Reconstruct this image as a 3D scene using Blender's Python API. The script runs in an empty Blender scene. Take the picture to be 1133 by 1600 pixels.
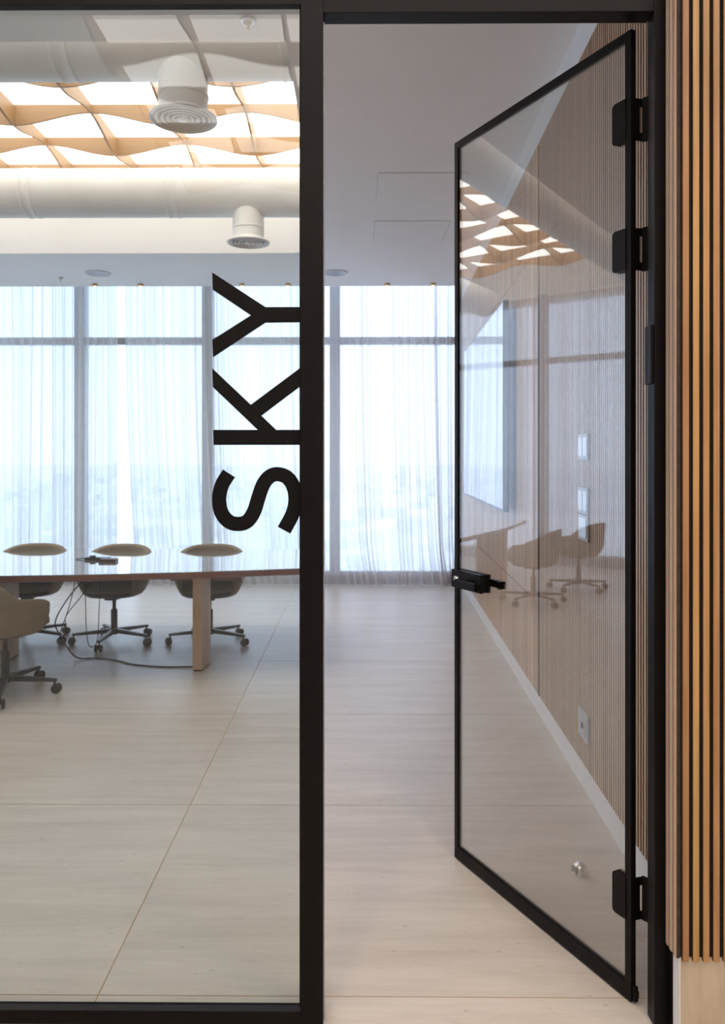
import bpy, bmesh, math, random
from math import pi, sin, cos, radians as R
from mathutils import Vector, Matrix
random.seed(7)
SC = bpy.context.scene
COL = SC.collection

# ---------------------------------------------------------------- camera
cam_d = bpy.data.cameras.new('camera'); cam = bpy.data.objects.new('camera', cam_d); COL.objects.link(cam)
cam.location = (0, 0, 1.55)
cam.rotation_euler = (R(90), 0, R(0.43))
cam_d.sensor_fit = 'VERTICAL'; cam_d.sensor_height = 36; cam_d.sensor_width = 36
cam_d.lens = 1186/1600*36
cam_d.shift_x = 0.0097; cam_d.shift_y = -0.0531
cam_d.clip_start = 0.05; cam_d.clip_end = 20000
cam_d.dof.use_dof = True; cam_d.dof.focus_distance = 2.3; cam_d.dof.aperture_fstop = 5.0
SC.camera = cam

# ---------------------------------------------------------------- world
w = bpy.data.worlds.new('world'); SC.world = w; w.use_nodes = True
bg = w.node_tree.nodes['Background']
bg.inputs[0].default_value = (0.64, 0.775, 1.0, 1); bg.inputs[1].default_value = 2.45

# ---------------------------------------------------------------- colour management
SC.view_settings.view_transform = 'Standard'; SC.view_settings.look = 'None'
SC.view_settings.exposure = 0.42; SC.view_settings.gamma = 1.0
SC.view_settings.use_curve_mapping = False
cy = SC.cycles
cy.max_bounces = 12; cy.diffuse_bounces = 6; cy.glossy_bounces = 6; cy.transmission_bounces = 6
cy.transparent_max_bounces = 24; cy.caustics_reflective = False; cy.caustics_refractive = False
cy.sample_clamp_indirect = 6.0

PANEL_LIGHT = 2.7      # radiance of the backlit ceiling panels

# warm downlights of the corridor in front of the glass (outside the room)
def spot(name, loc, aim, power, col, size=R(95), rad=0.05):
    l = bpy.data.lights.new(name, 'SPOT'); l.energy = power; l.color = col; l.spot_size = size; l.spot_blend = 0.8
    l.shadow_soft_size = rad
    o = bpy.data.objects.new(name, l); COL.objects.link(o); o.location = loc
    o.rotation_euler = (Vector(aim)-Vector(loc)).to_track_quat('-Z', 'Y').to_euler()
    return o
WARM = (1.0, 0.74, 0.48)
CORR_SPOTS = [(-0.4, 1.15), (1.0, 1.15), (2.2, 1.15), (-2.2, 1.15)]
for i, (x, y) in enumerate(CORR_SPOTS):
    spot('corridor_downlight_lamp', (x, y, 3.15), (x, y+0.35, 0), 32, WARM)
ROOM_SPOTS = [(-3.11, 8.94), (-2.57, 8.94), (-1.37, 8.94), (-0.83, 8.94), (0.34, 8.94), (0.88, 8.94)]

# ---------------------------------------------------------------- materials
def new_mat(name):
    m = bpy.data.materials.new(name); m.use_nodes = True
    nt = m.node_tree; return m, nt, nt.nodes, nt.links, nt.nodes['Principled BSDF']
def setp(b, col=None, rough=None, metal=None, spec=None, coat=None, coatr=None):
    if col is not None: b.inputs['Base Color'].default_value = (*col, 1)
    if rough is not None: b.inputs['Roughness'].default_value = rough
    if metal is not None: b.inputs['Metallic'].default_value = metal
    if spec is not None: b.inputs['Specular IOR Level'].default_value = spec
    if coat is not None: b.inputs['Coat Weight'].default_value = coat
    if coatr is not None: b.inputs['Coat Roughness'].default_value = coatr
def noise_col(name, c1, c2, scale=(1, 1, 1), nscale=5, detail=5, rough=0.5, bump=0.0, metal=0, spec=0.5, lo=0.35, hi=0.65, coords='Object', coat=0, vary=0.0):
    m, nt, N, L, b = new_mat(name)
    tc = N.new('ShaderNodeTexCoord'); mp = N.new('ShaderNodeMapping'); mp.inputs['Scale'].default_value = scale
    oi = N.new('ShaderNodeObjectInfo')
    ad = N.new('ShaderNodeVectorMath'); ad.operation = 'ADD'
    ml = N.new('ShaderNodeVectorMath'); ml.operation = 'SCALE'; ml.inputs['Scale'].default_value = 37.0
    cb = N.new('ShaderNodeCombineXYZ')
    for k in range(3): L.new(oi.outputs['Random'], cb.inputs[k])
    L.new(cb.outputs[0], ml.inputs[0])
    L.new(tc.outputs[coords], mp.inputs['Vector']); L.new(mp.outputs[0], ad.inputs[0]); L.new(ml.outputs[0], ad.inputs[1])
    no = N.new('ShaderNodeTexNoise'); no.inputs['Scale'].default_value = nscale; no.inputs['Detail'].default_value = detail
    L.new(ad.outputs[0], no.inputs['Vector'])
    cr = N.new('ShaderNodeValToRGB'); cr.color_ramp.elements[0].position = lo; cr.color_ramp.elements[1].position = hi
    cr.color_ramp.elements[0].color = (*c1, 1); cr.color_ramp.elements[1].color = (*c2, 1)
    L.new(no.outputs['Fac'], cr.inputs['Fac'])
    out = cr.outputs['Color']
    if vary:
        ge = N.new('ShaderNodeNewGeometry')
        s = N.new('ShaderNodeMath'); s.operation = 'ADD'; L.new(oi.outputs['Random'], s.inputs[0]); L.new(ge.outputs['Random Per Island'], s.inputs[1])
        fr = N.new('ShaderNodeMath'); fr.operation = 'FRACT'; L.new(s.outputs[0], fr.inputs[0])
        mr = N.new('ShaderNodeMapRange'); mr.inputs['To Min'].default_value = 1-vary; mr.inputs['To Max'].default_value = 1+vary*0.6
        L.new(fr.outputs[0], mr.inputs['Value'])
        hs = N.new('ShaderNodeHueSaturation'); L.new(out, hs.inputs['Color']); L.new(mr.outputs[0], hs.inputs['Value'])
        mh = N.new('ShaderNodeMapRange'); mh.inputs['To Min'].default_value = 0.488; mh.inputs['To Max'].default_value = 0.508
        L.new(fr.outputs[0], mh.inputs['Value']); L.new(mh.outputs[0], hs.inputs['Hue'])
        out = hs.outputs['Color']
    L.new(out, b.inputs['Base Color'])
    if bump:
        bp = N.new('ShaderNodeBump'); bp.inputs['Strength'].default_value = bump; bp.inputs['Distance'].default_value = 0.002
        L.new(no.outputs['Fac'], bp.inputs['Height']); L.new(bp.outputs[0], b.inputs['Normal'])
    setp(b, rough=rough, metal=metal, spec=spec, coat=coat)
    return m
def wood(name, c1, c2, rough=0.45, vary=0.0, axis='z', coat=0):
    sc = {'z': (60, 60, 2.2), 'x': (2.2, 60, 60), 'y': (60, 2.2, 60)}[axis]
    return noise_col(name, c1, c2, scale=sc, nscale=1.6, detail=6, rough=rough, bump=0.15, lo=0.3, hi=0.7, vary=vary, coat=coat)

M = {}
M['slat_warm'] = wood('oak_slat_warm', (0.33, 0.16, 0.053), (0.45, 0.245, 0.095), vary=0.22)
M['slat_room'] = wood('oak_slat_room', (0.46, 0.295, 0.17), (0.57, 0.385, 0.24), vary=0.24)
M['slat_side_lit'] = wood('oak_slat_window_lit', (0.60, 0.42, 0.27), (0.72, 0.53, 0.36), vary=0.25)  # return slats: same oak, window light put into a paler colour
M['slat_edge'] = noise_col('dark_slat_edge', (0.035, 0.02, 0.012), (0.055, 0.032, 0.02), rough=0.9, nscale=40)
M['curb'] = noise_col('window_curb', (0.16, 0.095, 0.06), (0.20, 0.13, 0.09), rough=0.8, nscale=20)
M['lattice'] = wood('lattice_veneer', (0.34, 0.195, 0.085), (0.40, 0.235, 0.11), axis='x')
M['table_wood'] = wood('table_edge_wood', (0.17, 0.055, 0.035), (0.24, 0.085, 0.05), rough=0.35, axis='x')
M['leg_wood'] = wood('table_leg_wood', (0.42, 0.27, 0.17), (0.50, 0.34, 0.22), rough=0.3)
M['black'] = noise_col('black_aluminium', (0.0035, 0.0022, 0.0020), (0.005, 0.0035, 0.003), rough=0.40, nscale=30, spec=0.16)
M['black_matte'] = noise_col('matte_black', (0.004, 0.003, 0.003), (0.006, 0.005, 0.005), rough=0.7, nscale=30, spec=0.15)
M['felt'] = noise_col('black_felt', (0.006, 0.005, 0.004), (0.012, 0.010, 0.008), rough=0.95, nscale=200)
M['white'] = noise_col('white_paint', (0.74, 0.74, 0.74), (0.77, 0.77, 0.77), rough=0.75, nscale=8)
M['ceiling'] = noise_col('ceiling_paint', (0.83, 0.82, 0.815), (0.85, 0.84, 0.835), rough=0.85, nscale=3)
M['duct'] = noise_col('duct_paint', (0.74, 0.735, 0.72), (0.78, 0.775, 0.76), rough=0.42, nscale=4)
M['metal'] = noise_col('brushed_steel', (0.55, 0.54, 0.52), (0.65, 0.64, 0.62), rough=0.3, metal=1, nscale=60)
M['brass'] = noise_col('brass', (0.52, 0.36, 0.16), (0.6, 0.43, 0.2), rough=0.3, metal=1, nscale=60)
M['grey_plastic'] = noise_col('grey_plate', (0.33, 0.34, 0.36), (0.38, 0.39, 0.41), rough=0.35, nscale=60)
M['window_frame'] = noise_col('window_aluminium', (0.42, 0.48, 0.55), (0.46, 0.52, 0.59), rough=0.45, nscale=20)
M['fabric'] = noise_col('taupe_upholstery', (0.21, 0.165, 0.115), (0.26, 0.205, 0.145), rough=0.9, nscale=260, bump=0.3)
M['cushion'] = noise_col('seat_fabric', (0.15, 0.12, 0.09), (0.19, 0.155, 0.115), rough=0.9, nscale=260, bump=0.3)
M['chair_black'] = noise_col('chair_black', (0.012, 0.012, 0.014), (0.02, 0.02, 0.022), rough=0.4, nscale=50)
M['rubber'] = noise_col('rubber', (0.012, 0.012, 0.012), (0.02, 0.02, 0.02), rough=0.75, nscale=50)
M['dark_red'] = noise_col('dark_red_plastic', (0.06, 0.02, 0.02), (0.08, 0.03, 0.03), rough=0.4, nscale=50)
M['grout'] = noise_col('grout', (0.38, 0.26, 0.145), (0.44, 0.31, 0.18), rough=0.9, nscale=20)
M['tabletop'] = noise_col('glossy_tabletop', (0.20, 0.19, 0.18), (0.23, 0.22, 0.21), rough=0.06, nscale=6, spec=0.9, coat=1.0)
M['screen'] = noise_col('tv_screen', (0.01, 0.01, 0.012), (0.012, 0.012, 0.014), rough=0.05, nscale=10, spec=0.9, coat=1.0)
M['tv_case'] = noise_col('tv_case', (0.02, 0.018, 0.018), (0.03, 0.026, 0.025), rough=0.4, nscale=10)

# travertine with veins running left to right
def travertine(name, c1, c2, c3, rough, sx=0.9, sy=14.0, sz=1.0, vary=0.05):
    m, nt, N, L, b = new_mat(name)
    tc = N.new('ShaderNodeTexCoord'); oi = N.new('ShaderNodeObjectInfo')
    mp = N.new('ShaderNodeMapping'); mp.inputs['Scale'].default_value = (sx, sy, sz)
    cb = N.new('ShaderNodeCombineXYZ'); mu = N.new('ShaderNodeMath'); mu.operation = 'MULTIPLY'; mu.inputs[1].default_value = 53
    L.new(oi.outputs['Random'], mu.inputs[0])
    for k in range(3): L.new(mu.outputs[0], cb.inputs[k])
    L.new(tc.outputs['Object'], mp.inputs['Vector']); L.new(cb.outputs[0], mp.inputs['Location'])
    n1 = N.new('ShaderNodeTexNoise'); n1.inputs['Scale'].default_value = 1.3; n1.inputs['Detail'].default_value = 9; n1.inputs['Roughness'].default_value = 0.70; n1.inputs['Distortion'].default_value = 0.35
    L.new(mp.outputs[0], n1.inputs['Vector'])
    cr = N.new('ShaderNodeValToRGB'); e = cr.color_ramp.elements
    e[0].position = 0.3; e[0].color = (*c1, 1); e[1].position = 0.7; e[1].color = (*c3, 1)
    k = e.new(0.5); k.color = (*c2, 1)
    L.new(n1.outputs['Fac'], cr.inputs['Fac'])
    # small pits, stretched along the veins
    mp2 = N.new('ShaderNodeMapping'); mp2.inputs['Scale'].default_value = (28*sx, 9*sy, 60*sz); L.new(tc.outputs['Object'], mp2.inputs['Vector']); L.new(cb.outputs[0], mp2.inputs['Location'])
    n2 = N.new('ShaderNodeTexNoise'); n2.inputs['Scale'].default_value = 1.0; n2.inputs['Detail'].default_value = 4; L.new(mp2.outputs[0], n2.inputs['Vector'])
    mr = N.new('ShaderNodeMapRange'); mr.inputs['From Min'].default_value = 0.64; mr.inputs['From Max'].default_value = 0.76; mr.inputs['To Min'].default_value = 1.0; mr.inputs['To Max'].default_value = 0.72
    L.new(n2.outputs['Fac'], mr.inputs['Value'])
    hs = N.new('ShaderNodeHueSaturation'); L.new(cr.outputs[0], hs.inputs['Color']); L.new(mr.outputs[0], hs.inputs['Value'])
    hs2 = N.new('ShaderNodeHueSaturation'); L.new(hs.outputs[0], hs2.inputs['Color'])
    v = N.new('ShaderNodeMapRange'); v.inputs['To Min'].default_value = 1-vary; v.inputs['To Max'].default_value = 1.0
    L.new(oi.outputs['Random'], v.inputs['Value']); L.new(v.outputs[0], hs2.inputs['Value'])
    L.new(hs2.outputs[0], b.inputs['Base Color'])
    rr = N.new('ShaderNodeMapRange'); rr.inputs['To Min'].default_value = rough-0.08; rr.inputs['To Max'].default_value = rough+0.08
    L.new(n1.outputs['Fac'], rr.inputs['Value']); L.new(rr.outputs[0], b.inputs['Roughness'])
    return m
M['floor'] = travertine('travertine_floor', (0.45, 0.40, 0.35), (0.525, 0.475, 0.425), (0.60, 0.55, 0.50), 0.34, sx=0.9, sy=8.0)
M['skirting_stone'] = travertine('travertine_skirting', (0.42, 0.33, 0.235), (0.50, 0.40, 0.29), (0.56, 0.46, 0.35), 0.5, sx=20, sy=20, sz=3.0)

def glass(name, tint=(0.9, 0.93, 0.91), refl=1.0, ior=1.5):
    m, nt, N, L, b = new_mat(name); N.remove(b)
    tr = N.new('ShaderNodeBsdfTransparent'); tr.inputs[0].default_value = (*tint, 1)
    gl = N.new('ShaderNodeBsdfGlossy'); gl.inputs['Roughness'].default_value = 0.0; gl.inputs[0].default_value = (refl, refl, refl, 1)
    # same reflectance on the front and the back face of the thin pane
    fr = N.new('ShaderNodeFresnel'); ge = N.new('ShaderNodeNewGeometry')
    mi = N.new('ShaderNodeMapRange'); mi.inputs['To Min'].default_value = ior; mi.inputs['To Max'].default_value = 1/ior
    L.new(ge.outputs['Backfacing'], mi.inputs['Value']); L.new(mi.outputs[0], fr.inputs['IOR'])
    mx = N.new('ShaderNodeMixShader'); L.new(fr.outputs[0], mx.inputs[0]); L.new(tr.outputs[0], mx.inputs[1]); L.new(gl.outputs[0], mx.inputs[2])
    L.new(mx.outputs[0], N['Material Output'].inputs[0])
    return m
M['glass'] = glass('partition_glass', (0.905, 0.93, 0.918), 1.0, 1.5)
M['door_glass'] = glass('door_glass', (0.92, 0.925, 0.915), 1.0, 2.05)
M['win_glass'] = glass('window_glass', (0.97, 0.98, 0.985), 1.0, 1.3)

def sheer():
    m, nt, N, L, b = new_mat('sheer_fabric'); N.remove(b)
    tr = N.new('ShaderNodeBsdfTransparent'); tr.inputs[0].default_value = (0.97, 0.98, 1, 1)
    tl = N.new('ShaderNodeBsdfTranslucent'); tl.inputs[0].default_value = (0.76, 0.73, 0.72, 1)
    df = N.new('ShaderNodeBsdfDiffuse'); df.inputs[0].default_value = (0.42, 0.29, 0.21, 1)
    m1 = N.new('ShaderNodeMixShader'); m1.inputs[0].default_value = 0.42; L.new(tl.outputs[0], m1.inputs[1]); L.new(df.outputs[0], m1.inputs[2])
    lw = N.new('ShaderNodeLayerWeight'); lw.inputs['Blend'].default_value = 0.5
    mr = N.new('ShaderNodeMapRange'); mr.inputs['From Min'].default_value = 0.0; mr.inputs['From Max'].default_value = 1.0
    mr.inputs['To Min'].default_value = 0.50; mr.inputs['To Max'].default_value = 1.0
    L.new(lw.outputs['Facing'], mr.inputs['Value'])
    mx = N.new('ShaderNodeMixShader'); L.new(mr.outputs[0], mx.inputs[0]); L.new(tr.outputs[0], mx.inputs[1]); L.new(m1.outputs[0], mx.inputs[2])
    L.new(mx.outputs[0], N['Material Output'].inputs[0])
    return m
M['sheer'] = sheer()
def emit(name, col, s):
    m, nt, N, L, b = new_mat(name); setp(b, (0.8, 0.8, 0.8), 0.6)
    b.inputs['Emission Color'].default_value = (*col, 1); b.inputs['Emission Strength'].default_value = s
    return m
M['panel'] = emit('backlit_panel', (1.0, 0.95, 0.90), PANEL_LIGHT)
M['lamp'] = emit('lamp_lens', (1.0, 0.82, 0.6), 6)
M['ground'] = noise_col('city_ground_hazed', (0.74, 0.78, 0.80), (0.93, 0.93, 0.93), nscale=0.004, detail=9, rough=0.95, lo=0.42, hi=0.58)  # haze put into the colour: very pale, so the horizon melts into the sky
M['city'] = noise_col('city_blocks_hazed', (0.76, 0.79, 0.82), (0.92, 0.92, 0.92), nscale=0.01, rough=0.9, vary=0.12)  # pale bluish tone stands in for haze over the buildings

# ---------------------------------------------------------------- mesh helpers
class MB:
    def __init__(s): s.v = []; s.f = []; s.sm = []
    def add(s, vs, fs, smooth=False, mat=None):
        n = len(s.v)
        s.v += [tuple((mat @ Vector(v))) if mat else tuple(v) for v in vs]
        s.f += [tuple(i+n for i in f) for f in fs]; s.sm += [smooth]*len(fs); return s
    def box(s, x0, x1, y0, y1, z0, z1, mat=None):
        return s.add([(x0, y0, z0), (x1, y0, z0), (x1, y1, z0), (x0, y1, z0), (x0, y0, z1), (x1, y0, z1), (x1, y1, z1), (x0, y1, z1)],
              [(0, 3, 2, 1), (4, 5, 6, 7), (0, 1, 5, 4), (1, 2, 6, 5), (2, 3, 7, 6), (3, 0, 4, 7)], False, mat)
    def bbox(s, x0, x1, y0, y1, z0, z1, b=0.004, mat=None, seg=2):
        bm = bmesh.new(); bmesh.ops.create_cube(bm, size=1)
        for v in bm.verts: v.co = Vector(((x0+x1)/2+v.co.x*(x1-x0), (y0+y1)/2+v.co.y*(y1-y0), (z0+z1)/2+v.co.z*(z1-z0)))
        bmesh.ops.bevel(bm, geom=bm.edges[:], offset=b, segments=seg, profile=0.6, affect='EDGES')
        bm.verts.index_update()
        s.add([v.co.copy() for v in bm.verts], [tuple(v.index for v in f.verts) for f in bm.faces], False, mat); bm.free(); return s
    def prism(s, pts, lo, hi, axis='z', mat=None, smooth=False):
        n = len(pts)
        def P(a, b, t): return {'z': (a, b, t), 'y': (a, t, b), 'x': (t, a, b)}[axis]
        vs = [P(a, b, lo) for a, b in pts]+[P(a, b, hi) for a, b in pts]
        s.add(vs, [tuple(range(n))[::-1], tuple(range(n, 2*n))], False, mat)
        k = len(s.v)-2*n
        s.f += [(k+i, k+(i+1) % n, k+n+(i+1) % n, k+n+i) for i in range(n)]; s.sm += [smooth]*n
        return s
    def lathe(s, prof, seg=24, mat=None, smooth=True, closed=True):
        vs = []; fs = []
        for r, z in prof:
            for i in range(seg): a = 2*pi*i/seg; vs.append((r*cos(a), r*sin(a), z))
        for j in range(len(prof)-1):
            for i in range(seg):
                a, b = j*seg+i, j*seg+(i+1) % seg; fs.append((a, b, b+seg, a+seg))
        s.add(vs, fs, smooth, mat)
        if closed:
            s.add([vs[i] for i in range(seg)], [tuple(range(seg))[::-1]], False, mat)
            s.add(vs[-seg:], [tuple(range(seg))], False, mat)
        return s
    def tube(s, pts, r, seg=8, cap=True, mat=None):
        pts = [Vector(p) for p in pts]; n = len(pts); vs = []; fs = []; up = Vector((0, 0, 1))
        rr = r if isinstance(r, (list, tuple)) else [r]*n
        pu = None
        for i, p in enumerate(pts):
            d = (pts[min(i+1, n-1)]-pts[max(i-1, 0)]).normalized()
            if pu is None: pu = d.orthogonal().normalized()
            a = (pu - d*pu.dot(d))
            if a.length < 1e-5: a = d.orthogonal()
            a.normalize(); pu = a; b = d.cross(a)
            for k in range(seg):
                t = 2*pi*k/seg; vs.append(p+(a*cos(t)+b*sin(t))*rr[i])
        for i in range(n-1):
            for k in range(seg):
                q, u = i*seg+k, i*seg+(k+1) % seg; fs.append((q, u, u+seg, q+seg))
        if cap: fs += [tuple(range(seg))[::-1], tuple(range((n-1)*seg, n*seg))]
        return s.add(vs, fs, True, mat)
    def build(s, name, mat, parent=None, loc=None, rotz=0):
        me = bpy.data.meshes.new(name); me.from_pydata([tuple(v) for v in s.v], [], s.f); me.update()
        me.polygons.foreach_set('use_smooth', s.sm)
        bm = bmesh.new(); bm.from_mesh(me); bmesh.ops.recalc_face_normals(bm, faces=bm.faces); bm.to_mesh(me); bm.free()
        me.materials.append(mat)
        o = bpy.data.objects.new(name, me); COL.objects.link(o)
        if parent: o.parent = parent
        if loc: o.location = loc
        o.rotation_euler.z = rotz
        return o
def empty(name, loc=(0, 0, 0), rotz=0, parent=None):
    o = bpy.data.objects.new(name, None); COL.objects.link(o); o.location = loc; o.rotation_euler.z = rotz; o.empty_display_size = 0.1
    if parent: o.parent = parent
    return o
def tag(o, label=None, cat=None, group=None, kind=None):
    if label: o['label'] = label
    if cat: o['category'] = cat
    if group: o['group'] = group
    if kind: o['kind'] = kind
    return o
def struct(o, label=None): return tag(o, label=label, kind='structure')
def inst(o, parent, loc=None, rotz=None, name=None):
    c = o.copy(); COL.objects.link(c); c.parent = parent
    if loc is not None: c.location = loc
    if rotz is not None: c.rotation_euler.z = rotz
    return c
def copy_tree(o, parent=None):
    c = o.copy(); COL.objects.link(c); c.parent = parent
    for ch in list(o.children): copy_tree(ch, c)
    return c
def spline(pts, n=8):
    out = []
    P = [Vector(p) for p in pts]; P = [2*P[0]-P[1]]+P+[2*P[-1]-P[-2]]
    for i in range(1, len(P)-2):
        for k in range(n):
            t = k/n; a, b, c, d = P[i-1], P[i], P[i+1], P[i+2]
            out.append(0.5*((2*b)+(-a+c)*t+(2*a-5*b+4*c-d)*t*t+(-a+3*b-3*c+d)*t**3))
    out.append(P[-2]); return out

def dark_sides(o, ax):
    # the slats are veneered on the face only; their core is black-stained board
    o.data.materials.append(M['slat_edge'])
    for p in o.data.polygons:
        if abs(p.normal[ax]) > 0.9: p.material_index = 1
    return o

SK = -0.0337                 # the timber wall runs 1.93 degrees off the room grid
PY0, PY1 = 2.070, 2.140      # glazed partition: corridor face, room face
H = 3.60                     # lowered ceiling
XL = -7.6                    # far left window wall

# ---------------------------------------------------------------- floor
fl = struct(MB().box(-8.6, 4.2, -3.9, 9.7, -0.16, -0.0010).build('floor', M['grout']), 'pale travertine floor of large slabs with thin ochre joints')
proto = None
xs = [-8.6, -7.95, -5.55, -3.15, -0.75, 1.65, 4.2]
g = 0.0019
ys = [2.183+1.2*k for k in range(-5, 7)]
tiles = {}
for i in range(len(xs)-1):
    wd = xs[i+1]-xs[i]
    for j in range(len(ys)-1):
        y1 = min(ys[j+1], 9.7)
        key = (round(wd, 3), round(y1-ys[j], 3))
        c = ((xs[i]+xs[i+1])/2, (ys[j]+y1)/2, 0)
        if key not in tiles:
            hw, hd = wd/2-g, (y1-ys[j])/2-g
            tiles[key] = MB().box(-hw, hw, -hd, hd, -0.012, 0).build('tile', M['floor'], fl, c)
        else: inst(tiles[key], fl, c)

# ---------------------------------------------------------------- ceiling of the room: lowered border with a raised coffer
CX = -0.355                  # right lip of the coffer
CY0, CY1 = 3.73, 7.60
TOP = 4.62
ce = struct(empty('ceiling'), 'white ceiling with lowered border and raised coffer')
def corner_pts(r=0.35, n=8):
    # right border with a rounded inner far corner
    p = [(1.6, PY1), (1.6, 9.07), (CX-0.0, 9.07), (XL+0.35, 9.07), (XL+0.35, CY1)]
    for k in range(n+1):
        a = pi/2 - (pi/2)*k/n
        p.append((CX-r+r*cos(a), CY1-r+r*sin(a)))
    p += [(CX, CY0), (XL, CY0), (XL, PY1)]
    return p
MB().prism(corner_pts(), H, H+0.03, 'z').build('lowered_border', M['ceiling'], ce)
# vertical faces of the coffer
mb = MB()
mb.box(XL, CX, CY0-0.03, CY0, H+0.03, TOP); mb.box(XL, CX+0.16, CY1, CY1+0.03, H+0.03, TOP); mb.box(CX+0.16, CX+0.19, CY0, CY1, H+0.03, TOP)
mb.build('coffer_side', M['ceiling'], ce)
MB().box(XL-1, 2.9, PY1-0.1, 9.9, TOP, TOP+0.1).build('upper_slab', M['ceiling'], ce)
for (y0, y1) in ((5.46, 6.11), (6.57, 7.22)):
    p = MB(); p.box(0.14, 0.80, y0, y1, H-0.002, H+0.002).build('access_panel_gap', M['grey_plastic'], ce)
    MB().bbox(0.144, 0.796, y0+0.004, y1-0.004, H-0.004, H+0.002, 0.001).build('access_panel', M['ceiling'], ce)

# ---------------------------------------------------------------- wavy timber lattice lights
P = 0.6
def lattice(x0, nx, y0, ny, ztop, ph, label, name='lattice_ceiling_light'):
    root = empty(name, (x0, y0, ztop)); tag(root, label, 'ceiling light')
    def dep(u, v): return 0.110+0.047*cos(pi*(u+v+ph))
    n = 9
    def fin(length_cells, fixed, along):
        m = MB(); vs = []; fs = []; N = length_cells*n
        for k in range(N+1):
            u = k/n; d = dep(u, fixed); a = u*P
            for t, z in ((-0.009, 0), (0.009, 0), (0.009, -d), (-0.009, -d)):
                vs.append((a, t, z) if along == 'x' else (t, a, z))
        for k in range(N):
            for q in range(4):
                fs.append((4*k+q, 4*k+(q+1) % 4, 4*k+4+(q+1) % 4, 4*k+4+q))
        fs += [(0, 1, 2, 3), (4*N+3, 4*N+2, 4*N+1, 4*N)]
        m.add(vs, fs); return m
    for j in range(ny+1): fin(nx, j, 'x').build('fin', M['lattice'], root, (0, j*P, 0))
    for i in range(nx+1): fin(ny, i, 'y').build('fin', M['lattice'], root, (i*P, 0, 0))
    pr = None
    for i in range(nx):
        for j in range(ny):
            loc = ((i+0.5)*P, (j+0.5)*P, 0.012)
            if pr is None: pr = MB().box(-P/2+0.001, P/2-0.001, -P/2+0.001, P/2-0.001, 0, 0.01).build('light_panel', M['panel'], root, loc)
            else: inst(pr, root, loc)
    return root
# node (x=-2.07, y=5.86) is shallow: phase odd there
X0 = -2.07-P*8; Y0 = 5.86-P*3
lattice(X0, 11, Y0, 5, 4.28, 1 if (8+3) % 2 == 0 else 0, 'backlit wavy timber lattice ceiling light over the meeting table')
lattice(-1.654-0.0, 7, -0.79-P*4, 7, 4.28, 0, 'backlit wavy timber lattice mirrored in the left glass pane, over the corridor')

# ---------------------------------------------------------------- air ducts with round diffusers
def duct(y, label):
    zc = 1.55+2.30; r = 0.2047
    root = empty('air_duct', (0, y, zc)); tag(root, label, 'air duct', None)
    rot = Matrix.Rotation(pi/2, 4, 'Y')
    MB().lathe([(r, -7.3), (r, CX+0.158)], 64, rot, True).build('duct_tube', M['duct'], root)
    for x in (-0.37, -1.60, -2.83, -4.06, -5.3):
        MB().lathe([(r, x-0.05), (r+0.006, x-0.045), (r+0.006, x-0.035), (r+0.001, x-0.03), (r+0.001, x+0.03), (r+0.006, x+0.035), (r+0.006, x+0.045), (r, x+0.05)], 64, rot, True, False).build('seam_ring', M['duct'], root)
    return root
duct(4.18, 'large white round air duct nearer the glass, under the front edge of the coffer')
duct(6.59, 'large white round air duct farther back, beyond the lit timber lattice')
def diffuser(x, y, label):
    root = empty('air_diffuser', (x, y, 1.55+1.86)); tag(root, label, 'air vent', 'round diffusers below the ducts')
    MB().lathe([(0.135, 0.03), (0.135, 0.30)], 48).build('neck', M['duct'], root)
    MB().lathe([(0.137, 0.12), (0.139, 0.125), (0.139, 0.135), (0.137, 0.14)], 48, None, True, False).build('neck_seam', M['duct'], root)
    MB().lathe([(0.172, 0.0), (0.186, 0.004), (0.186, 0.012), (0.150, 0.034), (0.136, 0.045), (0.13, 0.045), (0.15, 0.014), (0.172, 0.0)], 48, None, True, False).build('flange', M['duct'], root)
    MB().lathe([(0.001, 0.03), (0.15, 0.03)], 32, None, True, False).build('vent_core', M['grey_plastic'], root)
    for r in (0.152, 0.122, 0.092, 0.062):
        MB().lathe([(r, 0.003), (r-0.006, 0.0), (r-0.022, 0.024), (r-0.018, 0.027), (r, 0.003)], 48, None, True, False).build('vent_ring', M['duct'], root)
    MB().lathe([(0.001, 0.0), (0.032, 0.001), (0.034, 0.006), (0.02, 0.02), (0.001, 0.02)], 32, None, True, False).build('vent_disc', M['duct'], root)
    return root
diffuser(-0.966, 4.18, 'larger looking white round air diffuser hanging below the nearer duct')
diffuser(-0.956, 6.59, 'smaller looking white round air diffuser hanging below the farther duct')

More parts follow.
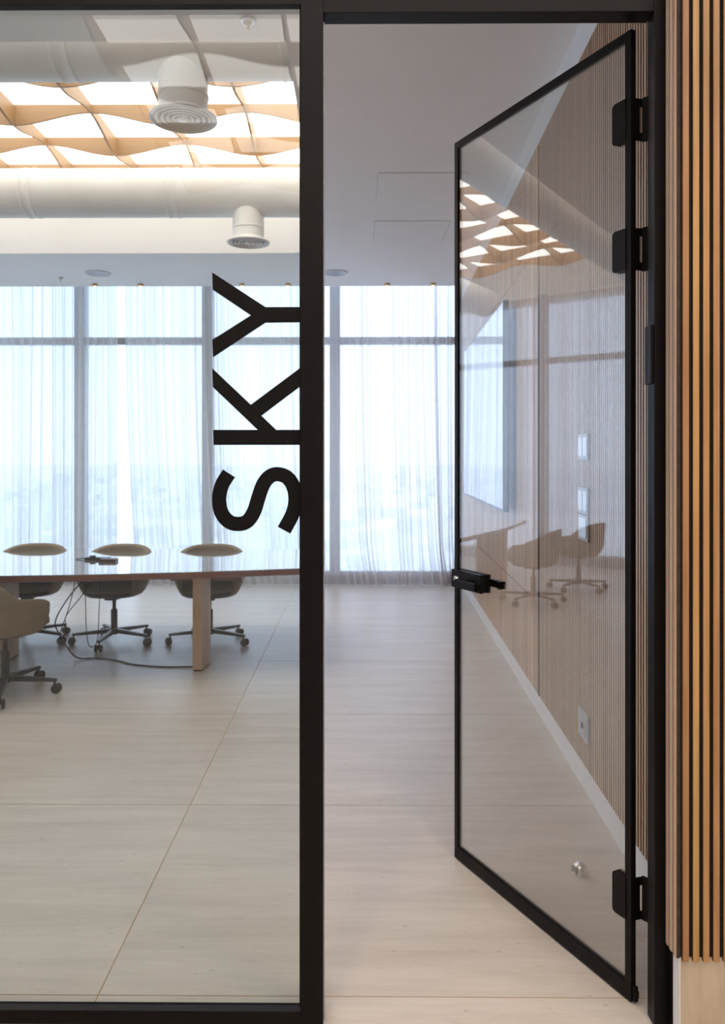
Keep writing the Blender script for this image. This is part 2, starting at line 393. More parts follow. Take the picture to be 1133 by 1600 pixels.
# sprinklers, speakers, downlights in the lowered border
def sprinkler(x, y, z, s, label):
    root = empty('sprinkler', (x, y, z)); tag(root, label, 'sprinkler')
    MB().lathe([(0.020*s, -0.004), (0.034*s, -0.001), (0.036*s, -0.010), (0.028*s, -0.014), (0.020*s, -0.012), (0.02*s, -0.004)], 32, None, True, False).build('escutcheon', M['metal'], root)
    MB().lathe([(0.014*s, 0), (0.010*s, -0.02), (0.006*s, -0.03), (0.004*s, -0.045), (0.009*s, -0.046), (0.009*s, -0.049)], 16).build('nozzle', M['brass'], root)
sprinkler(-0.515, 3.55, H, 1.0, 'round chrome and brass sprinkler head at the top, near the dark frame')
sprinkler(-3.39, 8.62, H, 0.7, 'tiny sprinkler head on the ceiling strip near the left window post')
for x, y, l in ((-2.89, 8.41, 'round flush ceiling speaker on the left, above the window'), (-0.255, 8.41, 'round flush ceiling speaker just right of the dark mullion')):
    root = empty('ceiling_speaker', (x, y, H)); tag(root, l, 'speaker', 'flush ceiling speakers')
    MB().lathe([(0.128, -0.002), (0.140, -0.002), (0.142, -0.006), (0.132, -0.009), (0.128, -0.006), (0.128, -0.002)], 40, None, True, False).build('rim', M['white'], root)
    MB().lathe([(0.001, -0.007), (0.128, -0.005)], 40, None, True, False).build('grille', M['grey_plastic'], root)
dl = ['leftmost', 'second from left', 'third from left, behind the upper arm of the Y', 'fourth from left, beside the stem of the Y', 'fifth from left, seen through the doorway', 'rightmost, seen beside the open glass door']
for k, (x, y) in enumerate(ROOM_SPOTS):
    root = empty('downlight', (x, y, H)); tag(root, 'small brass downlight by the curtain, '+dl[k], 'downlight', 'brass downlights along the curtain')
    MB().lathe([(0.036, -0.001), (0.036, -0.012), (0.026, -0.03), (0.018, -0.030), (0.018, -0.001)], 24, None, True, False).build('housing', M['brass'], root)
    MB().lathe([(0.001, -0.029), (0.018, -0.029)], 16, None, True, False).build('lens', M['lamp'], root)

# ---------------------------------------------------------------- walls around
struct(MB().box(XL-0.6, XL-0.35, PY1, 9.9, H+0.3, TOP+0.1).build('wall_left', M['white']))
struct(MB().box(-8.4, 2.9, 9.62, 9.8, 4.0, TOP+0.1).build('wall_back', M['white']))
struct(MB().box(-8.4, 2.9, -3.9, -3.8, 0, 5.0).build('wall_corridor', M['white']))
struct(MB().box(3.0, 3.1, -3.8, 2.0, 0, 5.0).build('wall_corridor_right', M['white']))
struct(MB().box(-8.5, -8.4, -3.8, 2.0, 0, 5.0).build('wall_corridor_left', M['white']))
struct(MB().box(-8.5, 3.1, -3.9, 2.06, 4.75, 4.85).build('ceiling_corridor', M['ceiling']))
# wall over the glazing
struct(MB().box(-8.4, 3.0, PY0+0.01, PY1-0.005, 2.86, 4.75).build('wall_front', M['white']))
# sill and wall right of the door
struct(MB().box(0.8605, 2.6, 2.012, 2.135, 0, 2.86).build('wall_front_right', M['felt']))

# ---------------------------------------------------------------- timber slat wall of the room (slightly skewed)
WX = 0.912
wr = struct(MB().box(WX+0.030, WX+0.16, 2.16, 9.75, 0, 3.44).build('wall_right', M['felt'], None, (0, 0, 0), SK), 'timber slat wall of the room')
MB().box(WX+0.024, WX+0.030, 2.16, 9.72, 0, 0.128).build('baseboard_right', M['white'], wr)
MB().box(WX+0.012, WX+0.16, 2.16, 9.72, 3.43, 3.62).build('frieze', M['white'], wr)
SP = 0.0292; SWD = 0.0208
def slat_mb(z0, z1, w=SWD, d=0.014, ax='y'):
    c = 0.003
    pts = [(0, -w/2+c), (0, w/2-c), (c*0.3, w/2-c*0.3), (c, w/2), (d, w/2), (d, -w/2), (c, -w/2), (c*0.3, -w/2+c*0.3)]
    return MB().prism(pts, z0, z1, 'z')
pr = None; y = 2.175
while y < 4.56:
    loc = (WX+0.012, y, 0)
    if y > 4.06: # above the joint line a separate upper length
        if y < 4.06+SP:
            lo = dark_sides(slat_mb(0.13, 2.796).build('slat', M['slat_room'], wr, loc), 1); hi = dark_sides(slat_mb(2.803, 3.43).build('slat', M['slat_room'], wr, loc), 1)
        else: inst(lo, wr, loc); inst(hi, wr, loc)
    elif pr is None: pr = dark_sides(slat_mb(0.13, 3.43).build('slat', M['slat_room'], wr, loc), 1)
    else: inst(pr, wr, loc)
    y += SP
joined = MB(); y = 4.62
while y < 9.66:
    segs = [(0.13, 2.796), (2.803, 3.43)] if y < 7.95 else [(0.13, 3.43)]
    if 4.86 < y < 7.8: segs = [(0.13, 0.677), (0.684, 2.796), (2.803, 3.43)]
    for a, b in segs:
        c = 0.003; w2 = SWD/2+0.003
        pts = [(WX+0.012, y-w2+c), (WX+0.012, y+w2-c), (WX+0.012+c, y+w2), (WX+0.024, y+w2), (WX+0.024, y-w2), (WX+0.012+c, y-w2)]
        joined.prism(pts, a, b, 'z')
    y += SP
tag(joined.build('far_slats', M['slat_room'], wr), kind='stuff')

MB().box(WX+0.0115, WX+0.029, 4.560, 4.598, 0.128, 2.800).build('shadow_joint', M['black_matte'], wr)  # black strip added in the open joint to deepen its shade
# wall plates
def plate(y, z, w, h, kind, label):
    root = empty('wall_switch' if kind != 'socket' else 'wall_socket', (0, 0, 0), SK); 
    x1 = WX+0.0115
    tag(root, label, 'switch' if kind != 'socket' else 'socket')
    MB().bbox(x1-0.010, x1, y-w/2, y+w/2, z-h/2, z+h/2, 0.002).build('cover_plate', M['grey_plastic'], root)
    if kind == 'switch':
        for s in (-1, 1): MB().bbox(x1-0.013, x1-0.009, y+s*w/4-w/5, y+s*w/4+w/5, z-h*0.36, z+h*0.36, 0.001).build('rocker', M['metal'], root)
    elif kind == 'socket':
        MB().bbox(x1-0.0125, x1-0.009, y-w*0.3, y+w*0.3, z-h*0.28, z+h*0.28, 0.001).build('socket_insert', M['grey_plastic'], root)
        MB().box(x1-0.0135, x1-0.012, y-w*0.1, y+w*0.1, z-h*0.1, z+h*0.1).build('socket_port', M['black_matte'], root)
    else:
        MB().bbox(x1-0.013, x1-0.009, y-w*0.38, y+w*0.38, z-h*0.38, z+h*0.38, 0.001).build('touch_face', M['metal'], root)
plate(3.53, 1.60, 0.165, 0.118, 'switch', 'uppermost metal switch plate on the timber wall behind the door glass')
plate(3.53, 1.352, 0.165, 0.122, 'switch', 'middle metal switch plate, touching the one below it on the timber wall')
plate(3.53, 1.228, 0.165, 0.118, 'touch', 'lowest of the three switch plates on the timber wall')
plate(3.53, 0.32, 0.165, 0.13, 'socket', 'grey socket plate low on the timber wall near the floor')

# television
tv = empty('television', (0, 0, 0), SK); tag(tv, 'very large flat television on the timber wall, mirroring the bright window', 'television')
MB().bbox(0.832, 0.868, 5.32, 7.90, 1.17, 2.65, 0.006).build('casing', M['tv_case'], tv)
MB().bbox(0.868, 0.890, 5.40, 7.80, 1.25, 2.50, 0.008).build('rear_housing', M['tv_case'], tv)
MB().box(0.829, 0.833, 5.335, 7.885, 1.19, 2.635).build('screen', M['screen'], tv)
MB().box(0.889, WX+0.012, 6.2, 7.0, 1.6, 2.2).build('wall_bracket', M['black_matte'], tv)

# ---------------------------------------------------------------- windows
GY = 9.40
def window(name, length, origin, rotz, mull, label):
    # local: x along the wall, y outward
    root = struct(empty(name, origin, rotz), label)
    mb = None
    for m in mull:
        MB().bbox(m-0.065, m+0.065, -0.03, 0.12, 0.1, 4.0, 0.006).build('mullion', M['window_frame'], root)
    a = [0]+[m for m in mull if 0 < m < length]+[length]
    for i in range(len(a)-1):
        x0, x1 = a[i]+0.065, a[i+1]-0.065
        MB().bbox(x0, x1, 0.0, 0.10, 2.955, 3.045, 0.004).build('transom', M['window_frame'], root)
        MB().box(x0, x1, 0.045, 0.055, 0.14, 2.955).build('pane', M['win_glass'], root)
        MB().box(x0, x1, 0.045, 0.055, 3.045, 3.97).build('pane', M['win_glass'], root)
        MB().bbox(x0, x1, 0.0, 0.10, 0.10, 0.14, 0.004).build('sill_rail', M['window_frame'], root)
    MB().box(0, length, 0.0, 0.25, -0.1, 0.10).build('curb', M['curb'], root)
    return root
wl = 1.35-(XL-0.3)
x_or = XL-0.3
window('window_1', wl, (x_or, GY, 0), 0, [m-x_or for m in (-6.62, -5.04, -3.455, -1.87, -0.29, 1.28)], 'far window wall behind sheer curtains, overlooking a hazy city')
window('window_2', 7.2, (XL-0.3, 2.15, 0), pi/2, [0.6, 2.2, 3.8, 5.4, 7.0], 'left window wall, seen mirrored in the open glass door')

# ---------------------------------------------------------------- sheer curtains
def curtain(name, A, B, At, Bt, z1, label, seed, rotated=False, group='sheer curtains', edge_r=0, density=19):
    # A..B: extent at the hem, At..Bt: extent at the top
    rnd = random.Random(seed)
    L_ = B-A; nf = max(2, int(L_*density/2)); nx = nf*12
    ph = [rnd.uniform(0, 6.28) for _ in range(6)]
    amps = [rnd.uniform(0.15, 1.0)**1.3 for _ in range(nf+2)]
    nz = 22; vs = []; fs = []
    for j in range(nz+1):
        t = j/nz; z = z1*t + 0.012*(1-t)
        sm = (1-t)**2.2
        for i in range(nx+1):
            u = i/nx
            a = At+(Bt-At)*u; b = A+(B-A)*u
            x = a*(1-sm)+b*sm
            warp = u + 0.010*sin(2*pi*u*3+ph[0]) + 0.006*sin(2*pi*u*7+ph[1])*(1-t)
            f = warp*nf; k = int(f) % nf; fr = f-int(f)
            am = amps[k]*(1-fr)+amps[k+1]*fr
            w = sin(2*pi*f)
            y = 0.046*am*(0.55+0.55*(1-t)) * (w*abs(w)**0.2 if abs(w) > 1e-9 else 0) + 0.012*sin(2*pi*warp*nf*2.3+ph[2])*am
            x += 0.010*am*cos(2*pi*f)*(1-t)
            x += 0.05*max(0, 0.12-t)/0.12*(0.6+0.4*sin(u*19+ph[3]))   # hem dragged sideways where it meets the floor
            vs.append((y*-1+0, x, z) if rotated else (x, y, z))
    for j in range(nz):
        for i in range(nx):
            q = j*(nx+1)+i; fs.append((q, q+1, q+nx+2, q+nx+1))
    o = MB().add(vs, fs, True)
    return o, label, group, name
def put_curtain(args, loc):
    mb, label, group, name = args
    o = mb.build(name, M['sheer'], None, loc); tag(o, label, 'curtain', group); return o
CYY = 9.17
put_curtain(curtain('sheer_curtain', -7.30, -2.94, -7.30, -2.92, 3.9, 'long sheer curtain left of the bright gap in the window', 1), (0, CYY, 0))
put_curtain(curtain('sheer_curtain', -2.67, 1.03, -2.82, 0.95, 3.9, 'wide sheer curtain right of the bright gap, with a dark gathered edge', 2), (0, CYY, 0))
put_curtain(curtain('sheer_curtain', 1.00, 1.17, 0.93, 1.16, 3.9, 'narrow sheer curtain bunched against the timber wall', 3, density=60), (0, CYY+0.07, 0))
put_curtain(curtain('sheer_curtain', 2.25, 5.98, 2.25, 5.98, 3.9, 'sheer curtain on the left window wall nearer the glass partition', 4, True), (XL+0.0, 0, 0))
put_curtain(curtain('sheer_curtain', 5.92, 9.05, 5.92, 9.05, 3.9, 'sheer curtain on the left window wall nearer the room corner', 5, True), (XL+0.0, 0, 0))

# ---------------------------------------------------------------- glazed partition frame
ML, MR = -0.1571, -0.0960     # mullion beside the door
JX = 0.8052                   # door jamb reveal
pf = empty('glazed_partition', (0, PY0, 0)); struct(pf, 'black framed glass partition beside the door'); pf.name = 'trim_1'
D = PY1-PY0
MB().bbox(ML, MR, 0, D, 0, 2.86, 0.0015).build('mullion', M['black'], pf)
MB().box(ML-0.004, ML, 0.010, 0.023, 0.043, 2.787).build('glazing_bead', M['black_matte'], pf)
for k, m in enumerate((-1.75, -3.35, -4.95, -6.55)):
    MB().bbox(m-0.03, m+0.03, 0, D, 0, 2.86, 0.0015).build('mullion', M['black'], pf)
edges = [(-8.3, -6.58), (-6.52, -4.98), (-4.92, -3.38), (-3.32, -1.78), (-1.72, ML)]
for a, b in edges:
    MB().bbox(a, b, 0, 0.024, 2.787, 2.86, 0.001).build('top_rail', M['black'], pf)
    MB().box(a, b, 0.024, D, 2.830, 2.86).build('top_channel', M['black_matte'], pf)
    MB().bbox(a, b, 0, 0.024, 0.0, 0.038, 0.001).build('bottom_rail', M['black'], pf)
    MB().box(a, b, 0.024, D, 0.0, 0.012).build('bottom_channel', M['black_matte'], pf)
    MB().box(a, b-0.004 if b == ML else b, 0.024, 0.034, 0.012, 2.830).build('glass_pane', M['glass'], pf)
# door frame
df = struct(empty('trim_2', (0, PY0, 0)), 'black door frame')
MB().bbox(MR, JX, 0, 0.057, 2.764, 2.86, 0.0015).build('header', M['black'], df)
MB().bbox(JX, 0.860, 0.0, 0.049, 0, 2.86, 0.0015).build('jamb', M['black'], df)
MB().bbox(JX-0.009, JX, 0.004, 0.046, 1.752, 1.912, 0.0015).build('door_contact', M['black'], df)
MB().box(MR, MR+0.003, 0.020, 0.030, 0, 2.75).build('seal_strip', M['grey_plastic'], df)

# ---------------------------------------------------------------- corridor slat wall right of the door
cw = struct(empty('wall_slats_corridor', (0, 0, 0)), 'warm oak slat cladding on black backing, right of the door')
cw.name = 'wall_right_corridor'
SB, ST = 0.236, 3.7
MB().box(0.845, 2.6, 2.0, 2.012, SB+0.003, ST).build('backing', M['felt'], cw)
MB().box(0.845, 0.857, 2.012, 2.084, 0.0, ST).build('backing_return', M['black_matte'], cw)
MB().box(0.8455, 2.6, 1.998, 2.012, 0.0, SB+0.002).build('stone_skirting', M['skirting_stone'], cw)
MB().box(0.8435, 0.8455, 1.998, 2.040, 0.0, SB+0.002).build('skirting_end', M['white'], cw)
MB().box(0.8605, 2.6, 2.012, 2.084, 2.86, ST).build('upper_backing', M['felt'], cw)
# face slats
sw = 0.0165
def face_slat(): 
    c = 0.0012
    return MB().prism([(-sw/2+c, 0), (sw/2-c, 0), (sw/2, c), (sw/2, 0.010), (-sw/2, 0.010), (-sw/2, c)], SB-0.004, ST, 'z')
pr = None
for k in range(44):
    loc = (0.8485+sw/2+0.0266*k, 1.990, 0)
    if pr is None: pr = dark_sides(face_slat().build('slat', M['slat_warm'], cw, loc), 0)
    else: inst(pr, cw, loc)
pr = None
for k in range(4):
    c = 0.002; loc = (0.833, 1.997+0.0105+0.0243*k, 0)
    if pr is None: pr = dark_sides(MB().prism([(0, -0.009+c), (0, 0.009-c), (c, 0.009), (0.012, 0.009), (0.012, -0.009), (c, -0.009)], SB, ST, 'z').build('return_slat', M['slat_side_lit'], cw, loc), 1)
    else: inst(pr, cw, loc)

# ---------------------------------------------------------------- open glass door
HX, HY = 0.7735, 2.158
ang = math.atan2(2.94-HY, 0.372-HX)
DW = math.hypot(2.94-HY, 0.372-HX); DH0, DH1 = 0.006, 2.766
TH = 0.019
door = empty('door_1', (HX, HY, 0), ang); struct(door, 'open glass door in a thin black frame')
# local: x from hinge to free edge, +y towards the corridor camera side
MB().bbox(0, 0.023, -TH, 0, DH0, DH1, 0.001).build('hinge_stile', M['black'], door)
MB().bbox(DW-0.022, DW, -TH, 0, DH0, DH1, 0.001).build('free_stile', M['black'], door)
MB().bbox(0.023, DW-0.022, -TH, 0, DH1-0.024, DH1, 0.001).build('top_rail', M['black'], door)
MB().bbox(0.023, DW-0.022, -TH, 0, DH0, 0.052, 0.001).build('bottom_rail', M['black'], door)
MB().box(0.023, DW-0.022, -TH+0.003, -0.002, 0.052, 0.056).build('bottom_bead', M['black_matte'], door)
MB().box(0.023, DW-0.022, -TH/2-0.004, -TH/2+0.004, 0.056, DH1-0.024).build('glass_pane', M['door_glass'], door)
mb = MB(); mb.bbox(-0.012, 0, -TH+0.003, -0.004, 0.010, 0.052, 0.002); mb.bbox(-0.018, -0.010, -TH+0.006, -0.006, 0.022, 0.044, 0.003)
mb.build('drop_seal_end', M['black_matte'], door)
def rounded(x0, x1, z0, z1, r=0.012, left=False):
    pts = []
    # round the corners at x1 (far from the hinge)
    for cx, cz, a0 in ((x1-r, z0+r, -pi/2), (x1-r, z1-r, 0)):
        for k in range(7): a = a0+pi/2*k/6; pts.append((cx+r*cos(a), cz+r*sin(a)))
    pts += [(x0, z1), (x0, z0)]
    return pts
Minv = (Matrix.Translation((HX, HY, 0)) @ Matrix.Rotation(ang, 4, 'Z')).inverted()
for z in (2.515, 2.145, 0.291):
    hh = 0.060
    hinge = MB().prism(rounded(0.018, 0.068, z-hh, z+hh), -TH-0.004, -TH/2-0.004, 'y').build('hinge', M['black'], door)
    MB().prism(rounded(0.018, 0.068, z-hh, z+hh), -TH/2+0.004, 0.003, 'y').build('hinge_cover', M['black'], hinge)
    # bent bracket with a vertical slot, from the stile's edge to the jamb
    P0, P1, P2 = Vector((HX+0.008, HY+0.014, 0)), Vector((HX+0.020, HY-0.012, 0)), Vector((JX, PY1-0.025, 0))
    P0 = Vector((HX+0.010, HY+0.012, 0)); P1 = Vector((0.8125, 2.178, 0)); P2 = Vector((0.832, 2.158, 0)); P3 = Vector((0.832, 2.119, 0))
    mb = MB()
    def wallplate(a, b, z0, z1, t=0.0018):
        d = (b-a); d.z = 0; n = Vector((-d.y, d.x, 0)).normalized()*t
        pts = [(a+n), (b+n), (b-n), (a-n)]
        mb.prism([(p.x, p.y) for p in pts], z0, z1, 'z', Minv)
    S0 = P0.lerp(P1, 0.72)
    wallplate(P0, S0, z-hh, z+hh)
    wallplate(S0, P1, z+hh*0.62, z+hh); wallplate(S0, P1, z-hh, z-hh*0.62)
    wallplate(P1, P2, z-hh-0.003, z+hh+0.003); wallplate(P2, P3, z-hh, z+hh)
    mb.build('hinge_bracket', M['black'], hinge)
# lock case and levers
LZ = 1.087
MB().bbox(DW-0.186, DW-0.0005, 0.0005, 0.014, LZ-0.034, LZ+0.034, 0.0012).build('lock_case', M['black'], door)
MB().bbox(DW-0.186, DW-0.0005, -TH-0.014, -TH-0.0005, LZ-0.034, LZ+0.034, 0.0012).build('lock_case', M['black'], door)
MB().box(DW-0.184, DW-0.024, -TH-0.002, 0.002, LZ-0.032, LZ+0.032).build('lock_body', M['black_matte'], door)
for s in (1, -1):
    base = 0.014 if s == 1 else -TH-0.014
    mb = MB()
    rot = Matrix.Translation((DW-0.100, base, LZ-0.005)) @ Matrix.Rotation(-s*pi/2, 4, 'X')
    mb.lathe([(0.011, 0), (0.011, 0.034)], 20, rot)
    y0, y1 = sorted((base+s*0.030, base+s*0.046))
    mb.bbox(DW-0.215, DW-0.085, y0, y1, LZ-0.019, LZ+0.009, 0.002)
    y0, y1 = sorted((base+s*0.016, base+s*0.046))
    mb.bbox(DW-0.215, DW-0.203, y0, y1, LZ-0.019, LZ+0.009, 0.002)
    mb.build('lever_handle', M['black'], door)
rot = Matrix.Translation((DW-0.040, 0.014, LZ+0.002)) @ Matrix.Rotation(-pi/2, 4, 'X')
MB().lathe([(0.011, 0), (0.011, 0.010), (0.008, 0.013)], 20, rot).build('lock_cylinder', M['metal'], door)
door['label'] = 'open glass door in a thin black frame'

# door stop on the floor
ds = empty('door_stop', (0.825, 2.83, 0), R(25)); tag(ds, 'small domed metal door stop on the floor behind the door glass', 'door stop')
m = MB(); prof = [(0.029, 0), (0.029, 0.014), (0.026, 0.028), (0.019, 0.038), (0.010, 0.044), (0.001, 0.046)]
m.lathe(prof, 28); m.build('dome', M['metal'], ds)
MB().bbox(-0.004-0.024, -0.020, -0.016, 0.016, 0.010, 0.034, 0.003).build('rubber_buffer', M['rubber'], ds)

# ---------------------------------------------------------------- SKY lettering on the glass
LY = PY0+0.0232
sk = empty('lettering', (0, LY, 0)); tag(sk, 'large black vertical lettering reading SKY, stuck on the glass pane', 'lettering')
def U(u, v):
    return ((300+0.2874*u-560)*LY/1186, 1.55+(715-(400+0.2874*v))*LY/1186)
def letter(name_pts_list):
    mb = MB()
    for pts in name_pts_list: mb.prism([U(*p) for p in pts], -0.001, 0.0006, 'y')
    return mb
# S: stroke along a centre line
cl = [(201, 1182), (163, 1245), (147, 1320), (160, 1395), (200, 1444), (250, 1457), (300, 1443), (337, 1390), (360, 1318), (386, 1245), (420, 1201), (462, 1186), (515, 1202), (551, 1252), (563, 1322), (549, 1398), (501, 1491)]
cp = spline([(a, b, 0) for a, b in cl], 6)
Lf, Rt = [], []
for i, p in enumerate(cp):
    d = (cp[min(i+1, len(cp)-1)]-cp[max(i-1, 0)]).normalized(); n = Vector((-d.y, d.x, 0))*39
    Lf.append((p+n)); Rt.append((p-n))
mb = MB(); vs = []; fs = []
for i in range(len(cp)):
    for q, y in ((Lf[i], -0.001), (Rt[i], -0.001), (Rt[i], 0.0006), (Lf[i], 0.0006)):
        x, z = U(q.x, q.y); vs.append((x, y, z))
for i in range(len(cp)-1):
    for q in range(4): fs.append((4*i+q, 4*i+(q+1) % 4, 4*i+4+(q+1) % 4, 4*i+4+q))
fs += [(0, 1, 2, 3), (4*len(cp)-4, 4*len(cp)-1, 4*len(cp)-2, 4*len(cp)-3)]
mb.add(vs, fs); mb.build('letter_s', M['black_matte'], sk)
letter([[(115, 945), (357, 945), (113, 712), (110, 610), (320, 808), (597, 602), (597, 703), (378, 868), (458, 945), (597, 945), (597, 1027), (117, 1027)]]).build('letter_k', M['black_matte'], sk)
letter([[(110, 88), (400, 277), (597, 277), (597, 360), (400, 362), (114, 550), (110, 455), (320, 322), (112, 182)]]).build('letter_y', M['black_matte'], sk)

# ---------------------------------------------------------------- meeting table
tb = empty('meeting_table', (-3.4, 6.0, 0)); tag(tb, 'very long meeting table with glossy pale top, dark red-brown edge and timber legs', 'table')
def tpoly(ins):
    pts = []
    xr, xl = 2.98-ins, -2.98+ins
    n = 14
    for k in range(n+1):          # near edge, bowed
        x = xr+(xl-xr)*k/n; t = x/2.98
        pts.append((x, -0.86+ins+0.41*abs(t)**2.0))
    for k in range(n+1):
        x = xl+(xr-xl)*k/n; t = x/2.98
        pts.append((x, 0.78-ins-0.08*abs(t)**2.0))
    return pts
def loft(polys):
    mb = MB(); n = len(polys[0][0]); vs = []; fs = []
    for pts, z in polys: vs += [(a, b, z) for a, b in pts]
    for j in range(len(polys)-1):
        for i in range(n): fs.append((j*n+i, j*n+(i+1) % n, (j+1)*n+(i+1) % n, (j+1)*n+i))
    fs += [tuple(range(n)), tuple(range((len(polys)-1)*n, len(polys)*n))]
    return mb.add(vs, fs)
loft([(tpoly(0.002), 0.733), (tpoly(0.002), 0.740)]).build('tabletop', M['tabletop'], tb)
loft([(tpoly(0.03), 0.688), (tpoly(0.0), 0.698), (tpoly(0.0), 0.7328)]).build('table_edge', M['table_wood'], tb)
def leg(x0, y0, y1, sgn):
    pts = [(0, 0), (0.066*sgn, 0.0)]
    for k in range(1, 9):
        t = k/8; pts.append(((0.066-0.02*t + 0.03*sin(pi*t))*sgn, 0.03+(y1-y0-0.03)*t))
    pts.append((0.0, y1-y0))
    l = MB().prism(pts, 0.012, 0.690, 'z').build('table_leg', M['leg_wood'], tb, (x0+3.4, y0-6.0, 0))
    MB().prism([(a*0.9+0.003*sgn, b*0.98+0.01) for a, b in pts], 0, 0.012, 'z').build('leg_foot', M['black_matte'], l)
leg(-1.20, 5.49, 5.88, 1); leg(-2.66, 5.62, 5.93, -1); leg(-4.2, 5.62, 5.93, 1); leg(-5.6, 5.49, 5.88, -1)
MB().box(1.95, 2.5, -0.16, 0.16, 0.60, 0.69).build('underframe', M['table_wood'], tb)
# power tray under the table
tr = MB(); tr.bbox(-0.0+1.12, 1.55, -0.18, 0.0, 0.60, 0.69, 0.004); tr.build('cable_tray', M['black_matte'], tb)

# device on the table
dv = empty('table_device', (-2.07, 6.0, 0.74)); tag(dv, 'flat black device with a round knob lying on the tabletop', 'device')
MB().bbox(-0.09, 0.10, -0.03, 0.03, 0.0, 0.02, 0.004).build('body', M['chair_black'], dv)
MB().lathe([(0.026, 0.018), (0.026, 0.030), (0.02, 0.034)], 20, Matrix.Translation((-0.035, 0, 0))).build('knob', M['chair_black'], dv)
MB().tube(spline([(-0.09, 0, 0.01), (-0.13, 0.005, 0.008), (-0.17, 0.0, 0.004)], 4), 0.004, 6).build('lead', M['rubber'], dv)
sb = MB().bbox(0.0, 0.13, -0.04, 0.04, 0, 0.024, 0.003).build('small_box', M['dark_red'], None, (-2.01, 5.90, 0.74)); tag(sb, 'small dark reddish box on the tabletop beside the flat black device', 'box')

# cables hanging under the table
def cable(pts, r, label, grp=None):
    o = MB().tube(spline(pts, 7), r, 6).build('cable', M['rubber'], None); tag(o, label, 'cable', grp); return o
def PX(x, y, Z): return ((x-560)*Z/1186, Z, 1.55+(715-y)*Z/1186)
cable([(-2.21, 5.92, 0.61), (-2.225, 5.90, 0.50), (-2.25, 5.86, 0.36), (-2.30, 5.84, 0.20), (-2.28, 5.85, 0.17), (-2.26, 5.86, 0.24), (-2.27, 5.88, 0.32), (-2.15, 5.9, 0.48), (-2.07, 5.92, 0.60)], 0.0035, 'thin black cable looped in a figure under the table')
cable([(-2.13, 5.9, 0.61), (-2.125, 5.9, 0.40), (-2.12, 5.9, 0.22), (-2.09, 5.88, 0.09), (-2.03, 5.88, 0.12), (-2.02, 5.9, 0.35), (-2.02, 5.92, 0.61)], 0.0035, 'thin black cable hanging in a narrow U under the table')
cable([(-2.15, 5.93, 0.60), (-2.26, 5.88, 0.45), (-2.32, 5.80, 0.30), (-2.27, 5.76, 0.20), (-2.16, 5.78, 0.03), (-2.03, 5.84, 0.005), (-1.86, 5.78, 0.005), (-1.68, 5.66, 0.005), (-1.45, 5.60, 0.005), (-1.215, 5.60, 0.006)], 0.0055, 'black cable running down and along the floor to the table leg')

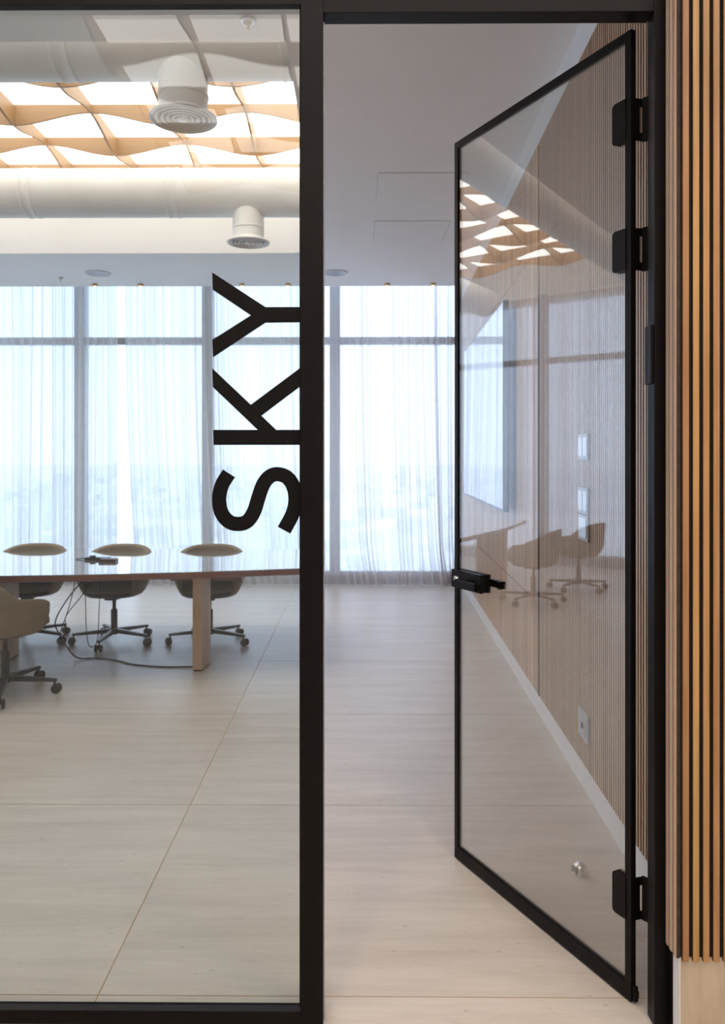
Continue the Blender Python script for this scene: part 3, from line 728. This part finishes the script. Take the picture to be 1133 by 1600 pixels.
# ---------------------------------------------------------------- swivel chairs
def make_chair():
    root = empty('swivel_chair')
    # tub shell, back towards +y
    NU, NV = 34, 9; a0 = R(128)
    def top(p):
        t = abs(p)/a0
        if t < 0.42: return 0.80-0.045*(t/0.42)**2
        q = min(1, (t-0.42)/0.28); q = q*q*(3-2*q)
        return 0.755-0.105*q-0.05*max(0, (t-0.7)/0.3)**2
    def shell(off):
        g_ = []
        for j in range(NV+1):
            v = j/NV
            for i in range(NU+1):
                p = -a0+2*a0*i/NU; zt = top(p)-(0.012 if off else 0)
                zb = 0.405+(0.03 if off else 0)
                z = zb+(zt-zb)*v
                k = 0.74+0.26*min(1, ((z-0.40)/0.13))**0.6 if z > 0.40 else 0.74
                flare = 1+0.06*max(0, (z-0.55)/0.25)
                ax, ay = (0.285-off)*k*flare, (0.265-off)*k*flare
                s, c = sin(p), cos(p)
                e = 0.78
                x = ax*math.copysign(abs(s)**e, s); yy = ay*math.copysign(abs(c)**e, c)
                g_.append((x, yy, z))
        return g_
    A, Bq = shell(0), shell(0.035); n = len(A); w_ = NU+1
    vs = A+Bq; fs = []
    for j in range(NV):
        for i in range(NU):
            q = j*w_+i; fs.append((q, q+1, q+w_+1, q+w_)); fs.append((n+q, n+q+w_, n+q+w_+1, n+q+1))
    for i in range(NU):
        q = NV*w_+i; fs.append((q, q+1, n+q+1, n+q)); fs.append((i, n+i, n+i+1, i+1))
    for j in range(NV):
        q = j*w_; fs.append((q, q+w_, n+q+w_, n+q)); q = j*w_+NU; fs.append((q, n+q, n+q+w_, q+w_))
    sh = MB().add(vs, fs, True).build('tub_shell', M['fabric'], root)
    sm = sh.modifiers.new('round', 'BEVEL'); sm.width = 0.008; sm.segments = 3; sm.limit_method = 'ANGLE'; sm.angle_limit = R(50)
    # seat pan and cushion
    def disc(rx, ry, prof, oy=0.0):
        mb = MB(); vs = []; fs = []; seg = 36
        for k, z in prof:
            for i in range(seg):
                a = 2*pi*i/seg; s, c = sin(a), cos(a)
                vs.append((rx*k*math.copysign(abs(s)**0.8, s), oy+ry*k*math.copysign(abs(c)**0.8, c), z))
        for j in range(len(prof)-1):
            for i in range(seg): fs.append((j*seg+i, j*seg+(i+1) % seg, (j+1)*seg+(i+1) % seg, (j+1)*seg+i))
        fs += [tuple(range(seg)), tuple(range((len(prof)-1)*seg, len(prof)*seg))]
        return mb.add(vs, fs, True)
    disc(0.23, 0.22, [(0.45, 0.392), (0.9, 0.402), (1.02, 0.43), (1.04, 0.44)], -0.005).build('seat_pan', M['chair_black'], root)
    disc(0.245, 0.245, [(0.9, 0.440), (1.0, 0.452), (1.0, 0.482), (0.92, 0.50), (0.5, 0.506)], -0.015).build('seat_cushion', M['cushion'], root)
    MB().lathe([(0.027, 0.075), (0.027, 0.275), (0.022, 0.28), (0.015, 0.281), (0.015, 0.365), (0.03, 0.37), (0.06, 0.393)], 24).build('gas_column', M['chair_black'], root)
    MB().bbox(-0.05, 0.05, -0.09, 0.07, 0.365, 0.393, 0.006).build('tilt_mechanism', M['chair_black'], root)
    MB().lathe([(0.030, 0.070), (0.038, 0.078), (0.038, 0.115), (0.030, 0.122)], 24).build('base_hub', M['chair_black'], root)
    arm0 = cast0 = None
    for k in range(5):
        a = 2*pi*k/5
        if arm0 is None:
            m = MB(); m.add([(0.02, -0.020, 0.082), (0.02, 0.020, 0.082), (0.02, 0.020, 0.118), (0.02, -0.020, 0.118), (0.335, -0.011, 0.074), (0.335, 0.011, 0.074), (0.335, 0.009, 0.092), (0.335, -0.009, 0.092)],
                  [(0, 1, 2, 3), (4, 7, 6, 5), (0, 4, 5, 1), (1, 5, 6, 2), (2, 6, 7, 3), (3, 7, 4, 0)])
            arm0 = m.build('base_arm', M['chair_black'], root)
            cast0 = MB().add([], []); c_ = MB()
            c_.tube([(0.322, 0, 0.082), (0.322, 0, 0.052)], 0.007, 10); c_.bbox(0.312, 0.345, -0.008, 0.008, 0.026, 0.058, 0.003)
            cast0 = c_.build('caster', M['chair_black'], root)
            for s in (-1, 1):
                rt = Matrix.Translation((0.335, s*0.010, 0.0295)) @ Matrix.Rotation(-s*pi/2, 4, 'X')
                MB().lathe([(0.024, 0), (0.0295, 0.002), (0.0295, 0.014), (0.022, 0.018), (0.010, 0.018)], 24, rt).build('wheel', M['rubber'], cast0)
        else:
            x = inst(arm0, root, None, a)
            c = copy_tree(cast0, root); c.rotation_euler.z = a
    return root
ch0 = make_chair()
CH = [(-1.247, 6.36, 5, -21, 'taupe swivel chair at the far side of the table, behind its right leg'),
      (-2.05, 6.36, -4, -21, 'taupe swivel chair at the far side, middle of three, behind the hanging cables'),
      (-2.78, 6.40, 8, -20, 'taupe swivel chair at the far side, leftmost of the three backs'),
      (-2.325, 4.98, 142, 2, 'nearest taupe tub chair at the left picture edge, back to the glass'),
      (-3.75, 6.4, -6, 10, 'taupe swivel chair at the far side, left of the picture, mirrored in the door glass'),
      (-4.75, 6.4, 3, 10, 'taupe swivel chair at the far side toward the table end, mirrored in the door'),
      (-4.7, 4.75, 176, 10, 'taupe tub chair on the near side, mirrored in the door glass over the switches'),
      (-5.8, 4.65, 190, 10, 'taupe tub chair near the left end of the table, mirrored at the door hinge side')]
for k, (x, y, rot, brot, l) in enumerate(CH):
    o = ch0 if k == 0 else copy_tree(ch0)
    n_ = {}
    for c in o.children:     # the star base swivels on its own
        b_ = c.name.split('.')[0]
        if b_ in ('base_arm', 'caster'):
            n_[b_] = n_.get(b_, -1)+1; c.rotation_euler.z = R(brot-rot+72*n_[b_])
    o.location = (x, y, 0); o.rotation_euler.z = R(rot); tag(o, l, 'chair', 'swivel chairs around the meeting table')

# ---------------------------------------------------------------- city far below the windows
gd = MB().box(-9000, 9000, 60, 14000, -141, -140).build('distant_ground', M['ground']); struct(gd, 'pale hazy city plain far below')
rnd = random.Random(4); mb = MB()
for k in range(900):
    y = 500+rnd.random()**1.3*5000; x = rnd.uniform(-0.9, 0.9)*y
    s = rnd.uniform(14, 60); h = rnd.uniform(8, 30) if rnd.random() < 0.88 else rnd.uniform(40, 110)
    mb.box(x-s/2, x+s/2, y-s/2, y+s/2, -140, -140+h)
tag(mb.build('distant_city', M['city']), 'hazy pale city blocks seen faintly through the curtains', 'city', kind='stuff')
